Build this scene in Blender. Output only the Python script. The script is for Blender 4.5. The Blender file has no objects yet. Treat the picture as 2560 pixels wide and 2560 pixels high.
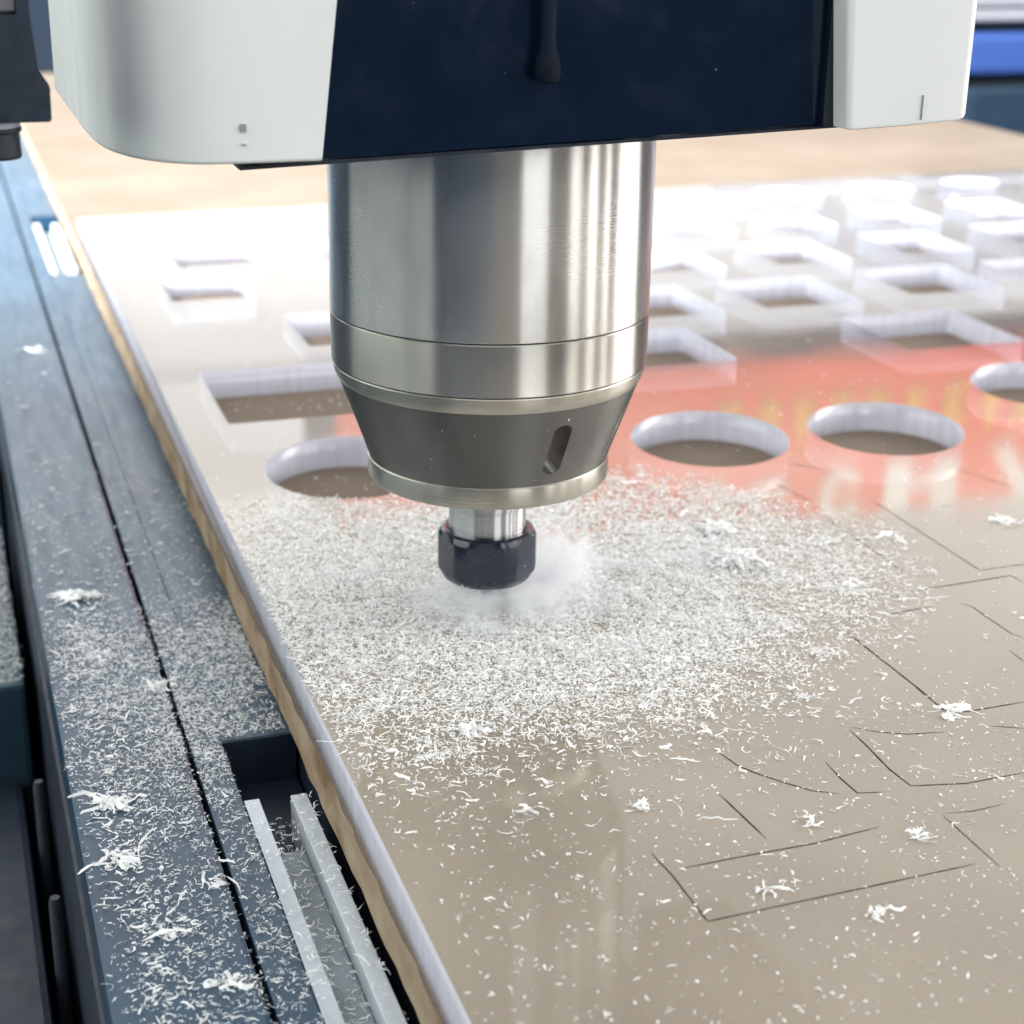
import bpy, bmesh, math, random
import numpy as np
from mathutils import Vector, Matrix

S = bpy.context.scene
COL = S.collection
PI = math.pi

# ------------------------------------------------------------------ camera
cam_d = bpy.data.cameras.new('camera')
cam = bpy.data.objects.new('camera', cam_d)
COL.objects.link(cam)
R = ((0.94717, -0.0988, 0.30515), (-0.32037, -0.33723, 0.88523), (0.01545, -0.93622, -0.35107))
m = Matrix.Identity(4)
for i in range(3):
    m[i][0] = R[i][0]; m[i][1] = -R[i][1]; m[i][2] = -R[i][2]
m.translation = (-0.22539, -0.68864, 0.31838)
cam.matrix_world = m
cam_d.sensor_width = 36.0
cam_d.lens = 4200 / 2560 * 36.0
cam_d.clip_start = 0.02
cam_d.clip_end = 60
cam_d.dof.use_dof = True
cam_d.dof.focus_distance = 0.67
cam_d.dof.aperture_fstop = 12.0
S.camera = cam

# ------------------------------------------------------------------ world, lamps, exposure
W = bpy.data.worlds.new('World')
S.world = W
W.use_nodes = True
W.node_tree.nodes['Background'].inputs[0].default_value = (0.40, 0.58, 0.85, 1)
W.node_tree.nodes['Background'].inputs[1].default_value = 0.12
S.view_settings.view_transform = 'Standard'
S.view_settings.look = 'None'
S.view_settings.exposure = 0.6
S.view_settings.gamma = 1.0
S.cycles.transparent_max_bounces = 24
S.cycles.max_bounces = 7
S.cycles.sample_clamp_indirect = 6.0
S.cycles.use_adaptive_sampling = True
S.cycles.adaptive_threshold = 0.03
S.cycles.volume_max_steps = 64
S.cycles.volume_bounces = 4
S.cycles.volume_step_rate = 2.0

def area(name, loc, target, sx, sy, L, color, spread=180):
    d = bpy.data.lights.new(name, 'AREA')
    d.shape = 'RECTANGLE'; d.size = sx; d.size_y = sy
    d.energy = L * PI * sx * sy
    d.color = color
    d.spread = math.radians(spread)
    o = bpy.data.objects.new(name, d)
    COL.objects.link(o)
    o.location = loc
    dirv = Vector(target) - Vector(loc)
    o.rotation_euler = dirv.to_track_quat('-Z', 'Y').to_euler()
    return o

area('ceiling_light', (1.0, 2.0, 2.9), (1.0, 2.0, 0), 12, 12, 0.95, (1.0, 0.985, 0.96))
area('far_wall_glow', (0.1, 5.3, 0.70), (0.1, 0, 0.70), 2.6, 1.36, 1.0, (1.0, 0.985, 0.96))  # area lamps added in place of the pale far wall mirrored in the sheet
area('far_wall_glow', (3.3, 5.3, 0.70), (3.3, 0, 0.70), 3.7, 1.36, 0.74, (1.0, 0.985, 0.96))
area('far_wall_glow', (-0.1, 5.3, 1.90), (-0.1, 0, 1.90), 2.2, 1.0, 1.15, (1.0, 0.99, 0.98))  # added lamp for the pale wall left of the banner
for y0, y1, L in ((-3.3, -2.5, 3.8), (-1.95, -1.55, 5.0), (-1.10, -0.90, 6.0), (-0.45, 0.75, 5.6)):
    area('window_light', (2.6, (y0 + y1) / 2, 1.15), (-1, (y0 + y1) / 2, 1.0), y1 - y0, 1.9, L, (1.0, 0.97, 0.93))
area('side_wall_glow', (-2.3, 0.25, 1.1), (0, 0.25, 1.0), 3.5, 1.7, 1.9, (0.92, 1.0, 0.92))  # area lamp added in place of the greenish side wall mirrored in the spindle
area('front_fill_light', (0.75, -3.2, 1.4), (0.75, 0, 1.2), 1.1, 2.0, 3.6, (0.95, 0.98, 1.0))  # unseen fill added to brighten the fronts of the covers
area('banner_fill', (3.2, 3.9, 2.75), (3.2, 5.0, 1.75), 6.0, 0.35, 17.0, (1.0, 0.96, 0.9))  # unseen lamp added to brighten the mirrored banner
sp = bpy.data.lights.new('far_board_spot', 'SPOT')  # spot added to brighten the far board
sp.energy = 10000; sp.color = (0.90, 0.96, 1.0)
sp.spot_size = math.radians(28); sp.spot_blend = 0.4; sp.shadow_soft_size = 0.3
so = bpy.data.objects.new('far_board_spot', sp); COL.objects.link(so)
so.location = (-3.5, -1.6, 3.6)
so.rotation_euler = (Vector((0.9, 2.6, 0)) - Vector(so.location)).to_track_quat('-Z', 'Y').to_euler()

# ------------------------------------------------------------------ helpers
def tag(o, label=None, cat=None, group=None, kind=None):
    if label: o['label'] = label
    if cat: o['category'] = cat
    if group: o['group'] = group
    if kind: o['kind'] = kind
    return o

def empty(name, loc=(0, 0, 0)):
    o = bpy.data.objects.new(name, None)
    COL.objects.link(o); o.location = loc
    o.empty_display_size = 0.02
    return o

def link(name, me, mats=None, parent=None, smooth=False):
    o = bpy.data.objects.new(name, me)
    COL.objects.link(o)
    if mats is not None:
        for mt in (mats if isinstance(mats, (list, tuple)) else [mats]):
            me.materials.append(mt)
    if parent: o.parent = parent
    if smooth:
        me.polygons.foreach_set('use_smooth', [True] * len(me.polygons))
    return o

def bm_obj(name, bm, mats, parent=None, smooth=False):
    bmesh.ops.recalc_face_normals(bm, faces=bm.faces)
    me = bpy.data.meshes.new(name)
    bm.to_mesh(me); bm.free()
    return link(name, me, mats, parent, smooth)

def box(bm, x0, x1, y0, y1, z0, z1, bevel=0.0):
    vs = [bm.verts.new((x, y, z)) for x in (x0, x1) for y in (y0, y1) for z in (z0, z1)]
    fs = [(0, 1, 3, 2), (4, 6, 7, 5), (0, 4, 5, 1), (2, 3, 7, 6), (0, 2, 6, 4), (1, 5, 7, 3)]
    faces = [bm.faces.new([vs[i] for i in f]) for f in fs]
    if bevel > 0:
        es = list({e for f in faces for e in f.edges})
        bmesh.ops.bevel(bm, geom=es, offset=bevel, segments=2, profile=0.6, affect='EDGES')

def box_obj(name, dims, mat, parent=None, bevel=0.0):
    bm = bmesh.new(); box(bm, *dims, bevel=bevel)
    return bm_obj(name, bm, mat, parent)

def lathe(bm, prof, n=96, center=(0, 0), rfun=None, cap=True):
    rings = []
    for r, z in prof:
        ring = []
        for k in range(n):
            a = 2 * PI * k / n
            rr = rfun(a, r) if rfun else r
            ring.append(bm.verts.new((center[0] + rr * math.cos(a), center[1] + rr * math.sin(a), z)))
        rings.append(ring)
    for a, b in zip(rings[:-1], rings[1:]):
        for k in range(n):
            bm.faces.new((a[k], a[(k + 1) % n], b[(k + 1) % n], b[k]))
    if cap:
        bm.faces.new(rings[0]); bm.faces.new(rings[-1])

def auto_smooth(o, deg=32):
    me = o.data
    bm = bmesh.new(); bm.from_mesh(me)
    for f in bm.faces: f.smooth = True
    for e in bm.edges:
        e.smooth = not (len(e.link_faces) == 2 and e.calc_face_angle(0) > math.radians(deg))
    bm.to_mesh(me); bm.free()

# ------------------------------------------------------------------ materials
class NT:
    def __init__(self, name):
        self.m = bpy.data.materials.new(name); self.m.use_nodes = True
        self.t = self.m.node_tree; self.t.nodes.clear()
        self.out = self.t.nodes.new('ShaderNodeOutputMaterial')
    def n(self, typ, **kw):
        nd = self.t.nodes.new('ShaderNode' + typ)
        for k, v in kw.items():
            if k.startswith('i_'):
                key = k[2:]
                nd.inputs[int(key) if key.isdigit() else key.replace('_', ' ')].default_value = v
            else:
                setattr(nd, k, v)
        return nd
    def l(self, a, b): self.t.links.new(a, b)
    def surf(self, s): self.l(s, self.out.inputs['Surface']); return self.m
    def coord(self, scale=(1, 1, 1), kind='Object'):
        c = self.n('TexCoord'); mp = self.n('Mapping')
        mp.inputs['Scale'].default_value = scale
        self.l(c.outputs[kind], mp.inputs['Vector']); return mp.outputs[0]
    def noise(self, vec, scale, detail=4, rough=0.55):
        nz = self.n('TexNoise'); nz.inputs['Scale'].default_value = scale
        nz.inputs['Detail'].default_value = detail; nz.inputs['Roughness'].default_value = rough
        if vec is not None: self.l(vec, nz.inputs['Vector'])
        return nz.outputs['Fac']
    def ramp(self, fac, stops):
        r = self.n('ValToRGB'); e = r.color_ramp.elements
        e[0].position, e[0].color = stops[0][0], (*stops[0][1], 1)
        e[1].position, e[1].color = stops[-1][0], (*stops[-1][1], 1)
        for p, c in stops[1:-1]:
            x = e.new(p); x.color = (*c, 1)
        self.l(fac, r.inputs[0]); return r.outputs[0]
    def maprange(self, v, a, b, c, d):
        r = self.n('MapRange'); self.l(v, r.inputs[0])
        for i, x in enumerate((a, b, c, d)): r.inputs[i + 1].default_value = x
        return r.outputs[0]
    def bump(self, h, strength, dist):
        b = self.n('Bump'); b.inputs['Strength'].default_value = strength
        b.inputs['Distance'].default_value = dist
        self.l(h, b.inputs['Height']); return b.outputs[0]

def painted(name, col, rough=0.45, var=0.12, scale=30, stretch=(1, 1, 1), spec=0.5, bump=0.0, metallic=0.0, coat=0.0):
    t = NT(name); v = t.coord(stretch)
    f = t.noise(v, scale, 5)
    c = t.ramp(f, [(0.25, tuple(x * (1 - var) for x in col)), (0.75, tuple(min(1, x * (1 + var)) for x in col))])
    p = t.n('BsdfPrincipled'); t.l(c, p.inputs['Base Color'])
    p.inputs['Metallic'].default_value = metallic
    p.inputs['Specular IOR Level'].default_value = spec
    p.inputs['Coat Weight'].default_value = coat
    g = t.noise(v, scale * 4, 4)
    t.l(t.maprange(g, 0.3, 0.7, max(0.02, rough - 0.08), rough + 0.1), p.inputs['Roughness'])
    if bump: t.l(t.bump(g, bump, 0.001), p.inputs['Normal'])
    return t.surf(p.outputs[0])

def turned_metal(name, col, rough, aniso, streak=0.10, smudge=0.25):
    t = NT(name)
    vs = t.coord((3, 3, 900)); vb = t.coord((1, 1, 1)); vd = t.coord((1, 1, 0.35))
    st = t.noise(vs, 6, 2)
    sm = t.noise(vb, 18, 2, 0.5)
    p = t.n('BsdfAnisotropic')
    c = t.ramp(sm, [(0.3, tuple(x * (1 - smudge) for x in col)), (0.62, col)])
    # a few dull finger smears and dust spots
    sp = t.ramp(t.noise(vd, 30, 2, 0.5), [(0.58, (1, 1, 1)), (0.74, (0.62, 0.61, 0.58))])
    mx = t.n('MixRGB', blend_type='MULTIPLY'); mx.inputs[0].default_value = 0.6
    t.l(c, mx.inputs[1]); t.l(sp, mx.inputs[2]); t.l(mx.outputs[0], p.inputs['Color'])
    a = t.n('Math', operation='MULTIPLY_ADD'); t.l(st, a.inputs[0]); a.inputs[1].default_value = streak; a.inputs[2].default_value = rough - streak / 2
    b = t.n('Math', operation='MULTIPLY_ADD'); t.l(sm, b.inputs[0]); b.inputs[1].default_value = 0.06; t.l(a.outputs[0], b.inputs[2])
    t.l(b.outputs[0], p.inputs['Roughness'])
    p.inputs['Anisotropy'].default_value = aniso
    p.inputs['Rotation'].default_value = 0.0
    tg = t.n('Tangent', direction_type='RADIAL', axis='Z'); t.l(tg.outputs[0], p.inputs['Tangent'])
    return t.surf(p.outputs[0])

M = {}
M['steel'] = turned_metal('turned_steel', (0.80, 0.785, 0.75), 0.235, 0.74, streak=0.018, smudge=0.22)
M['steel_band'] = turned_metal('steel_band', (0.56, 0.54, 0.49), 0.28, 0.70, streak=0.06, smudge=0.3)
M['steel_nose'] = turned_metal('dull_steel', (0.21, 0.205, 0.195), 0.42, 0.5, smudge=0.2)
M['steel_lip'] = turned_metal('polished_lip', (0.60, 0.58, 0.51), 0.26, 0.6)
M['slot'] = painted('milled_slot', (0.42, 0.41, 0.38), 0.35, 0.15, 60, metallic=1.0)
M['shaft'] = turned_metal('shaft_steel', (0.70, 0.70, 0.71), 0.24, 0.7, streak=0.04)
M['seam'] = painted('seam_dark', (0.02, 0.02, 0.022), 0.6)
M['nut'] = painted('black_oxide', (0.008, 0.013, 0.026), 0.20, 0.2, 120, spec=0.6)
M['carbide'] = painted('carbide', (0.3, 0.3, 0.32), 0.3, metallic=1)
M['white_paint'] = painted('white_cover_paint', (0.72, 0.735, 0.715), 0.42, 0.03, 14, (1, 1, 0.25), bump=0.02)
M['grey_mark'] = painted('grey_mark', (0.25, 0.26, 0.26), 0.6)
M['navy'] = painted('navy_gloss_panel', (0.003, 0.009, 0.023), 0.10, 0.08, 12, spec=0.5)
M['hose'] = painted('dull_hose', (0.004, 0.008, 0.018), 0.7, spec=0.15)
M['navy_dark'] = painted('navy_dark_edge', (0.004, 0.009, 0.02), 0.35)
M['black_plastic'] = painted('dark_bracket_paint', (0.010, 0.017, 0.030), 0.4, 0.2, 40)
M['rubber'] = painted('black_rubber', (0.006, 0.010, 0.02), 0.45, 0.2, 60)
M['machine_blue'] = painted('machine_blue', (0.003, 0.022, 0.11), 0.7)
M['machine_grey'] = painted('machine_grey', (0.13, 0.13, 0.145), 0.5)
M['machine_teal'] = painted('machine_dark_teal', (0.004, 0.012, 0.022), 0.6, spec=0.2)
M['alu'] = painted('pale_aluminium', (0.44, 0.48, 0.52), 0.45, 0.32, 45, (1, 0.25, 1), metallic=0.25, bump=0.15)
M['alu_web'] = painted('dull_aluminium_web', (0.20, 0.235, 0.25), 0.5, 0.35, 70, (1, 0.4, 1), bump=0.2)
M['frame_dark'] = painted('dark_frame_paint', (0.006, 0.013, 0.026), 0.5, 0.3, 20)
M['frame_post'] = painted('dull_post', (0.025, 0.034, 0.045), 0.45, 0.3, 60)
M['floor'] = painted('dark_floor', (0.006, 0.012, 0.022), 0.6, 0.2, 3)
M['tray'] = painted('tray_blue_grey', (0.02, 0.05, 0.075), 0.45, 0.2, 40)

def bed_material():
    t = NT('blue_grey_steel'); v = t.coord((1, 1, 1)); vl = t.coord((1.0, 0.12, 1))
    a = t.noise(v, 9, 5, 0.6); b = t.noise(vl, 160, 4, 0.6)
    c = t.ramp(a, [(0.3, (0.007, 0.028, 0.054)), (0.55, (0.012, 0.042, 0.074)), (0.75, (0.022, 0.060, 0.096))])
    p = t.n('BsdfPrincipled'); t.l(c, p.inputs['Base Color'])
    p.inputs['Specular IOR Level'].default_value = 0.5
    t.l(t.maprange(b, 0.3, 0.7, 0.26, 0.42), p.inputs['Roughness'])
    t.l(t.bump(b, 0.06, 0.0006), p.inputs['Normal'])
    return t.surf(p.outputs[0])
M['bed'] = bed_material()

def mdf_material(side=False):
    t = NT('mdf_edge' if side else 'mdf_face'); v = t.coord((1, 1, 1))
    a = t.noise(v if not side else t.coord((1, 0.7, 1.2)), 7 if not side else 38, 6, 0.62); b = t.noise(v, 900, 2, 0.6)
    if side:
        c0 = t.ramp(a, [(0.33, (0.17, 0.105, 0.055)), (0.47, (0.285, 0.205, 0.135)), (0.66, (0.36, 0.285, 0.20))])
    else:
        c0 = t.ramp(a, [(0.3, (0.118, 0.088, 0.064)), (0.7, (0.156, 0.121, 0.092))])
    mx = t.n('MixRGB', blend_type='MULTIPLY'); mx.inputs[0].default_value = 0.5
    t.l(c0, mx.inputs[1]); t.l(t.ramp(b, [(0.3, (0.6, 0.58, 0.55)), (0.7, (1.1, 1.1, 1.1))]), mx.inputs[2])
    p = t.n('BsdfPrincipled'); t.l(mx.outputs[0], p.inputs['Base Color'])
    p.inputs['Roughness'].default_value = 0.75
    p.inputs['Specular IOR Level'].default_value = 0.25
    t.l(t.bump(b, 0.25, 0.0004), p.inputs['Normal'])
    return t.surf(p.outputs[0])
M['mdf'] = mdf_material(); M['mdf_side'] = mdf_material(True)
M['groove'] = painted('burnt_groove', (0.03, 0.022, 0.016), 0.9, 0.4, 90, spec=0.1)

def acrylic_top():
    t = NT('clear_acrylic_face'); v = t.coord((1, 1, 1))
    lw = t.n('LayerWeight'); lw.inputs[0].default_value = 0.5
    pw = t.n('Math', operation='POWER'); t.l(lw.outputs['Facing'], pw.inputs[0]); pw.inputs[1].default_value = 5
    ma = t.n('Math', operation='MULTIPLY_ADD'); t.l(pw.outputs[0], ma.inputs[0]); ma.inputs[1].default_value = 0.96; ma.inputs[2].default_value = 0.004
    # front and rear face of the sheet both mirror: 2R / (1 + R)
    up = t.n('Math', operation='ADD'); t.l(ma.outputs[0], up.inputs[0]); up.inputs[1].default_value = 1.0
    dv = t.n('Math', operation='DIVIDE'); t.l(ma.outputs[0], dv.inputs[0]); t.l(up.outputs[0], dv.inputs[1])
    ma = t.n('Math', operation='MULTIPLY'); t.l(dv.outputs[0], ma.inputs[0]); ma.inputs[1].default_value = 2.0
    tr = t.n('BsdfTransparent'); tr.inputs[0].default_value = (0.93, 0.945, 0.955, 1)
    gl = t.n('BsdfGlossy'); gl.inputs['Color'].default_value = (1, 1, 1, 1)
    sm = t.noise(v, 18, 5, 0.6)
    t.l(t.maprange(sm, 0.35, 0.7, 0.035, 0.085), gl.inputs['Roughness'])
    t.l(t.bump(t.noise(v, 26, 2), 0.02, 0.001), gl.inputs['Normal'])
    mx = t.n('MixShader'); t.l(ma.outputs[0], mx.inputs[0]); t.l(tr.outputs[0], mx.inputs[1]); t.l(gl.outputs[0], mx.inputs[2])
    # settled dust plus a painted veil of surface reflection, patchy, fading away from the cutter
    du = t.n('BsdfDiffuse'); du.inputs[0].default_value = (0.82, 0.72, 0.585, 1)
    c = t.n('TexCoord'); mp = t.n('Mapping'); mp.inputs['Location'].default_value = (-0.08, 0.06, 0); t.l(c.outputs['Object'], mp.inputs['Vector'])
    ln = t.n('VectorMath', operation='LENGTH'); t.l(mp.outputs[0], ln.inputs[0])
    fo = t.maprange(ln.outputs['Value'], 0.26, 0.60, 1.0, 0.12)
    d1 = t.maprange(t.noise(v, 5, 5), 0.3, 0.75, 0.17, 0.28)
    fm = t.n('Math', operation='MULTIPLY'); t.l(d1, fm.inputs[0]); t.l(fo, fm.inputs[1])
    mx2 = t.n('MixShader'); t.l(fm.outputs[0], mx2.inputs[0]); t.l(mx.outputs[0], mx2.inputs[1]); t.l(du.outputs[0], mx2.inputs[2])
    return t.surf(mx2.outputs[0])
def acrylic_bottom():
    t = NT('clear_acrylic_underside')
    tr = t.n('BsdfTransparent'); tr.inputs[0].default_value = (0.97, 0.975, 0.985, 1)
    return t.surf(tr.outputs[0])
def acrylic_wall():
    t = NT('milled_acrylic_edge'); v = t.coord((1, 1, 1)); vz = t.coord((1, 1, 0.08))
    tr = t.n('BsdfTransparent'); tr.inputs[0].default_value = (0.90, 0.92, 0.98, 1)
    df = t.n('BsdfDiffuse'); df.inputs[0].default_value = (0.72, 0.735, 0.85, 1)
    tl = t.n('BsdfTranslucent'); tl.inputs[0].default_value = (0.74, 0.755, 0.87, 1)
    a = t.n('MixShader'); a.inputs[0].default_value = 0.45; t.l(df.outputs[0], a.inputs[1]); t.l(tl.outputs[0], a.inputs[2])
    ge = t.n('NewGeometry')
    bk = t.maprange(ge.outputs['Backfacing'], 0, 1, 1.0, 0.30)   # the milled face scatters less when seen from inside the plastic
    op = t.n('Math', operation='MULTIPLY'); t.l(t.maprange(t.noise(vz, 120, 4), 0.3, 0.7, 0.66, 0.84), op.inputs[0]); t.l(bk, op.inputs[1])
    b = t.n('MixShader'); t.l(op.outputs[0], b.inputs[0]); t.l(tr.outputs[0], b.inputs[1]); t.l(a.outputs[0], b.inputs[2])
    gl = t.n('BsdfGlossy'); gl.inputs['Roughness'].default_value = 0.18
    lw = t.n('LayerWeight'); lw.inputs[0].default_value = 0.5
    pw = t.n('Math', operation='POWER'); t.l(lw.outputs['Facing'], pw.inputs[0]); pw.inputs[1].default_value = 4
    ma = t.n('Math', operation='MULTIPLY_ADD'); t.l(pw.outputs[0], ma.inputs[0]); ma.inputs[1].default_value = 0.7; ma.inputs[2].default_value = 0.06
    c = t.n('MixShader'); t.l(ma.outputs[0], c.inputs[0]); t.l(b.outputs[0], c.inputs[1]); t.l(gl.outputs[0], c.inputs[2])
    return t.surf(c.outputs[0])
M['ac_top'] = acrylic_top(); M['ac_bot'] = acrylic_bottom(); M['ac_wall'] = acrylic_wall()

def shaving_material():
    t = NT('white_acrylic_shavings')
    oi = t.noise(t.coord((1, 1, 1)), 300, 2)
    c = t.ramp(oi, [(0.3, (0.86, 0.87, 0.87)), (0.7, (0.95, 0.95, 0.94))])
    df = t.n('BsdfDiffuse'); t.l(c, df.inputs[0])
    tl = t.n('BsdfTranslucent'); t.l(c, tl.inputs[0])
    gl = t.n('BsdfGlossy'); gl.inputs['Roughness'].default_value = 0.25
    a = t.n('MixShader'); a.inputs[0].default_value = 0.35; t.l(df.outputs[0], a.inputs[1]); t.l(tl.outputs[0], a.inputs[2])
    b = t.n('MixShader'); b.inputs[0].default_value = 0.05; t.l(a.outputs[0], b.inputs[1]); t.l(gl.outputs[0], b.inputs[2])
    return t.surf(b.outputs[0])
M['chips'] = shaving_material()
M['banner_red'] = painted('banner_red', (0.70, 0.065, 0.028), 0.7, 0.08, 3)
M['banner_yellow'] = painted('banner_yellow', (0.78, 0.42, 0.03), 0.7, 0.1, 5)
M['banner_white'] = painted('banner_white', (0.72, 0.70, 0.66), 0.7, 0.05, 5)

# ------------------------------------------------------------------ setting: floor, machine bed
tag(box_obj('floor', (-3, 5, -3, 6, -0.85, -0.80), M['floor']), 'dark workshop floor under the machine', 'floor', kind='structure')

ZB = -0.039
bed = empty('machine_bed', (0, 0, 0))
tag(bed, 'blue grey steel router bed with a long dark groove, dusted with white shavings', 'machine bed')
box_obj('bed_plate', (-0.198, -0.1466, -0.75, 2.6, -0.062, ZB), M['bed'], bed, 0.0022)
box_obj('inner_plate', (-0.1444, -0.1306, -0.75, 2.6, -0.058, ZB - 0.0004), M['bed'], bed, 0.0004)
for k, (y0, y1) in enumerate(((-0.0235, 0.946), (1.256, 2.6))):
    box_obj('slot_cover_plate', (-0.1304, -0.0975, y0, y1, -0.058, ZB - 0.0008), M['bed'], bed, 0.0004)
box_obj('pocket_shade', (-0.1306, -0.0975, -0.0246, -0.0237, -0.0622, -0.0402), M['frame_dark'], bed)  # dark sheet added over the plate's lit end for the pocket's shade
box_obj('slot_bottom', (-0.197, -0.0975, -0.75, 2.6, -0.070, -0.0625), M['frame_dark'], bed)
box_obj('support_plate', (-0.096, 1.30, -0.75, 2.6, -0.075, -0.0397), M['frame_dark'], bed)
box_obj('side_frame', (-0.190, -0.120, -0.75, 2.6, -0.79, -0.0705), M['frame_dark'], bed)
box_obj('side_rail', (-0.200, -0.191, -0.75, 2.6, -0.30, -0.064), M['frame_dark'], bed, 0.002)
box_obj('cross_frame', (-0.118, 1.30, 0.2, 2.6, -0.79, -0.0755), M['frame_dark'], bed)

# dark machine frame beyond the outer edge of the bed, with its posts
fr = empty('lower_frame', (-0.25, 0.2, -0.4))
tag(fr, 'dark navy lower machine frame beside the bed with pale metal posts', 'machine frame')
fr.matrix_world = Matrix.Identity(4)
box_obj('frame_beam', (-0.60, -0.213, -0.75, 0.182, -0.40, -0.155), M['frame_dark'], fr, 0.004)
box_obj('frame_base', (-0.60, -0.201, -0.75, 2.6, -0.79, -0.41), M['frame_dark'], fr, 0.004)
for (x, y, h) in ((-0.2065, -0.005, 0.075), (-0.2062, 0.105, 0.075), (-0.2060, 0.275, 0.10)):
    bm = bmesh.new()
    lathe(bm, [(0.0, -0.30), (0.0030, -0.30), (0.0030, -0.12), (0.0022, -0.117), (0.0, -0.117)][1:-1], 20, (x, y))
    auto_smooth(bm_obj('metal_post', bm, M['frame_post'], fr))
tray = empty('cable_tray', (-0.3, 0.3, -0.2)); tray.matrix_world = Matrix.Identity(4)
tag(tray, 'blue grey tray segments covered in white dust along the outer bed edge', 'cable tray')
box_obj('tray_segment', (-0.40, -0.2065, 0.186, 0.442, -0.40, -0.10), M['tray'], tray, 0.003)
box_obj('tray_segment', (-0.40, -0.2025, 0.556, 1.9, -0.40, -0.10), M['tray'], tray, 0.003)
box_obj('tray_base', (-0.395, -0.2095, 0.18, 1.9, -0.405, -0.16), M['frame_dark'], tray)

def channel(y0, y1, label):
    e = empty('slot_channel', (-0.117, y0, ZB)); e.matrix_world = Matrix.Identity(4)
    tag(e, label, 'channel', 'aluminium channels in the bed slot')
    box_obj('channel_rib', (-0.1300, -0.1236, y0, y1, -0.0615, -0.0398), M['alu'], e, 0.0004)
    box_obj('channel_rib', (-0.1105, -0.1036, y0 + 0.003, y1, -0.0615, -0.0405), M['alu'], e, 0.0004)
    box_obj('channel_web', (-0.1234, -0.1107, y0 + 0.028 if y0 > 0 else y0, (y1 - 0.028) if y1 < 0.1 else y1, -0.0610, -0.0500), M['alu_web'], e, 0.0006)
    return e
channel(-0.74, -0.077, 'near pale aluminium channel with two ribs in the bed slot')
channel(0.962, 1.212, 'far short white aluminium channel in the bed slot by the upper board edge')

# ------------------------------------------------------------------ spoilboard
ZS = -0.0197
board = empty('spoilboard', (0, 0, 0))
tag(board, 'brown fibreboard spoilboard lying under the clear sheet', 'board')
bm = bmesh.new()
box(bm, -0.100, 1.30, -0.75, 2.55, -0.0392, ZS)
bmesh.ops.subdivide_edges(bm, edges=[e for e in bm.edges if abs(e.verts[0].co.y - e.verts[1].co.y) > 1], cuts=260)
rng = random.Random(3)
for v in bm.verts:
    if v.co.x < 0: v.co.x += rng.uniform(-0.0006, 0.0006)
for f in bm.faces: f.material_index = 0
bmesh.ops.recalc_face_normals(bm, faces=bm.faces)
for f in bm.faces:
    if abs(f.normal.z) < 0.5: f.material_index = 1
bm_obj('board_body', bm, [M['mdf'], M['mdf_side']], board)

GROOVES = [[(0.0022, -0.1939), (0.0037, -0.2102), (0.0037, -0.2404), (0.1144, -0.2365)], [(0.1218, -0.2021), (0.122, -0.2422)], [(0.1232, -0.2016), (0.135, -0.2033), (0.15, -0.2022)], [(0.0591, -0.1271), (0.0624, -0.143), (0.0664, -0.1505), (0.074, -0.161), (0.0819, -0.1704), (0.0913, -0.1759)], [(0.0985, -0.151), (0.0978, -0.1653), (0.0985, -0.1775), (0.1093, -0.1799)], [(0.1222, -0.1286), (0.1221, -0.142), (0.1208, -0.1641), (0.122, -0.1788), (0.1445, -0.1837), (0.1723, -0.1831)], [(0.1238, -0.1268), (0.1327, -0.1341), (0.1444, -0.1399), (0.1604, -0.1426)], [(0.1713, -0.1016), (0.1715, -0.125), (0.181, -0.1291), (0.2101, -0.1284)], [(0.1824, -0.1436), (0.1953, -0.1499)], [(0.0082, -0.2068), (0.0358, -0.2061), (0.0639, -0.206), (0.0938, -0.2027)], [(0.0452, -0.1611), (0.048, -0.1976)], [(0.2787, 0.1227), (0.2785, 0.0595), (0.2787, 0.0105), (0.3267, 0.0115)], [(0.238, 0.1035), (0.238, 0.0715), (0.2385, 0.0418), (0.2383, 0.019)], [(0.1897, -0.007), (0.2067, -0.0058)], [(0.201, -0.0264), (0.229, -0.024)], [(0.2442, -0.0249), (0.2475, -0.0296), (0.2473, -0.0434), (0.2475, -0.0637), (0.2505, -0.0699)], [(0.1712, -0.0344), (0.1715, -0.0689), (0.1721, -0.1139)], [(0.2278, -0.004), (0.2906, -0.0005), (0.291, -0.0113)], [(0.2354, -0.0795), (0.2348, -0.0926)], [(0.1836, -0.0151), (0.1843, -0.0265), (0.1874, -0.0274)], [(0.2368, 0.1687), (0.2425, 0.1297)], [(0.3595, 0.1578), (0.3737, 0.1161)], [(0.2596, 0.1987), (0.2831, 0.1776)]]
rng = random.Random(11)
def ribbon(bm, pts, w, z):
    # densify, jitter and taper the two ends
    P = []
    for (a, b) in zip(pts[:-1], pts[1:]):
        n = max(2, int(math.dist(a, b) / 0.003))
        for k in range(n):
            u = k / n
            P.append((a[0] + (b[0] - a[0]) * u, a[1] + (b[1] - a[1]) * u))
    P.append(pts[-1])
    prev = None
    for i, p in enumerate(P):
        q0 = P[max(0, i - 1)]; q1 = P[min(len(P) - 1, i + 1)]
        dx, dy = q1[0] - q0[0], q1[1] - q0[1]
        d = math.hypot(dx, dy) or 1
        end = min(i, len(P) - 1 - i)
        ww = w * min(1, 0.25 + end * 0.25) * rng.uniform(0.75, 1.15)
        nx, ny = -dy / d * ww / 2, dx / d * ww / 2
        a = bm.verts.new((p[0] + nx, p[1] + ny, z)); b = bm.verts.new((p[0] - nx, p[1] - ny, z))
        if prev: bm.faces.new((prev[0], prev[1], b, a))
        prev = (a, b)
GROOVE_BM = []
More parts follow.
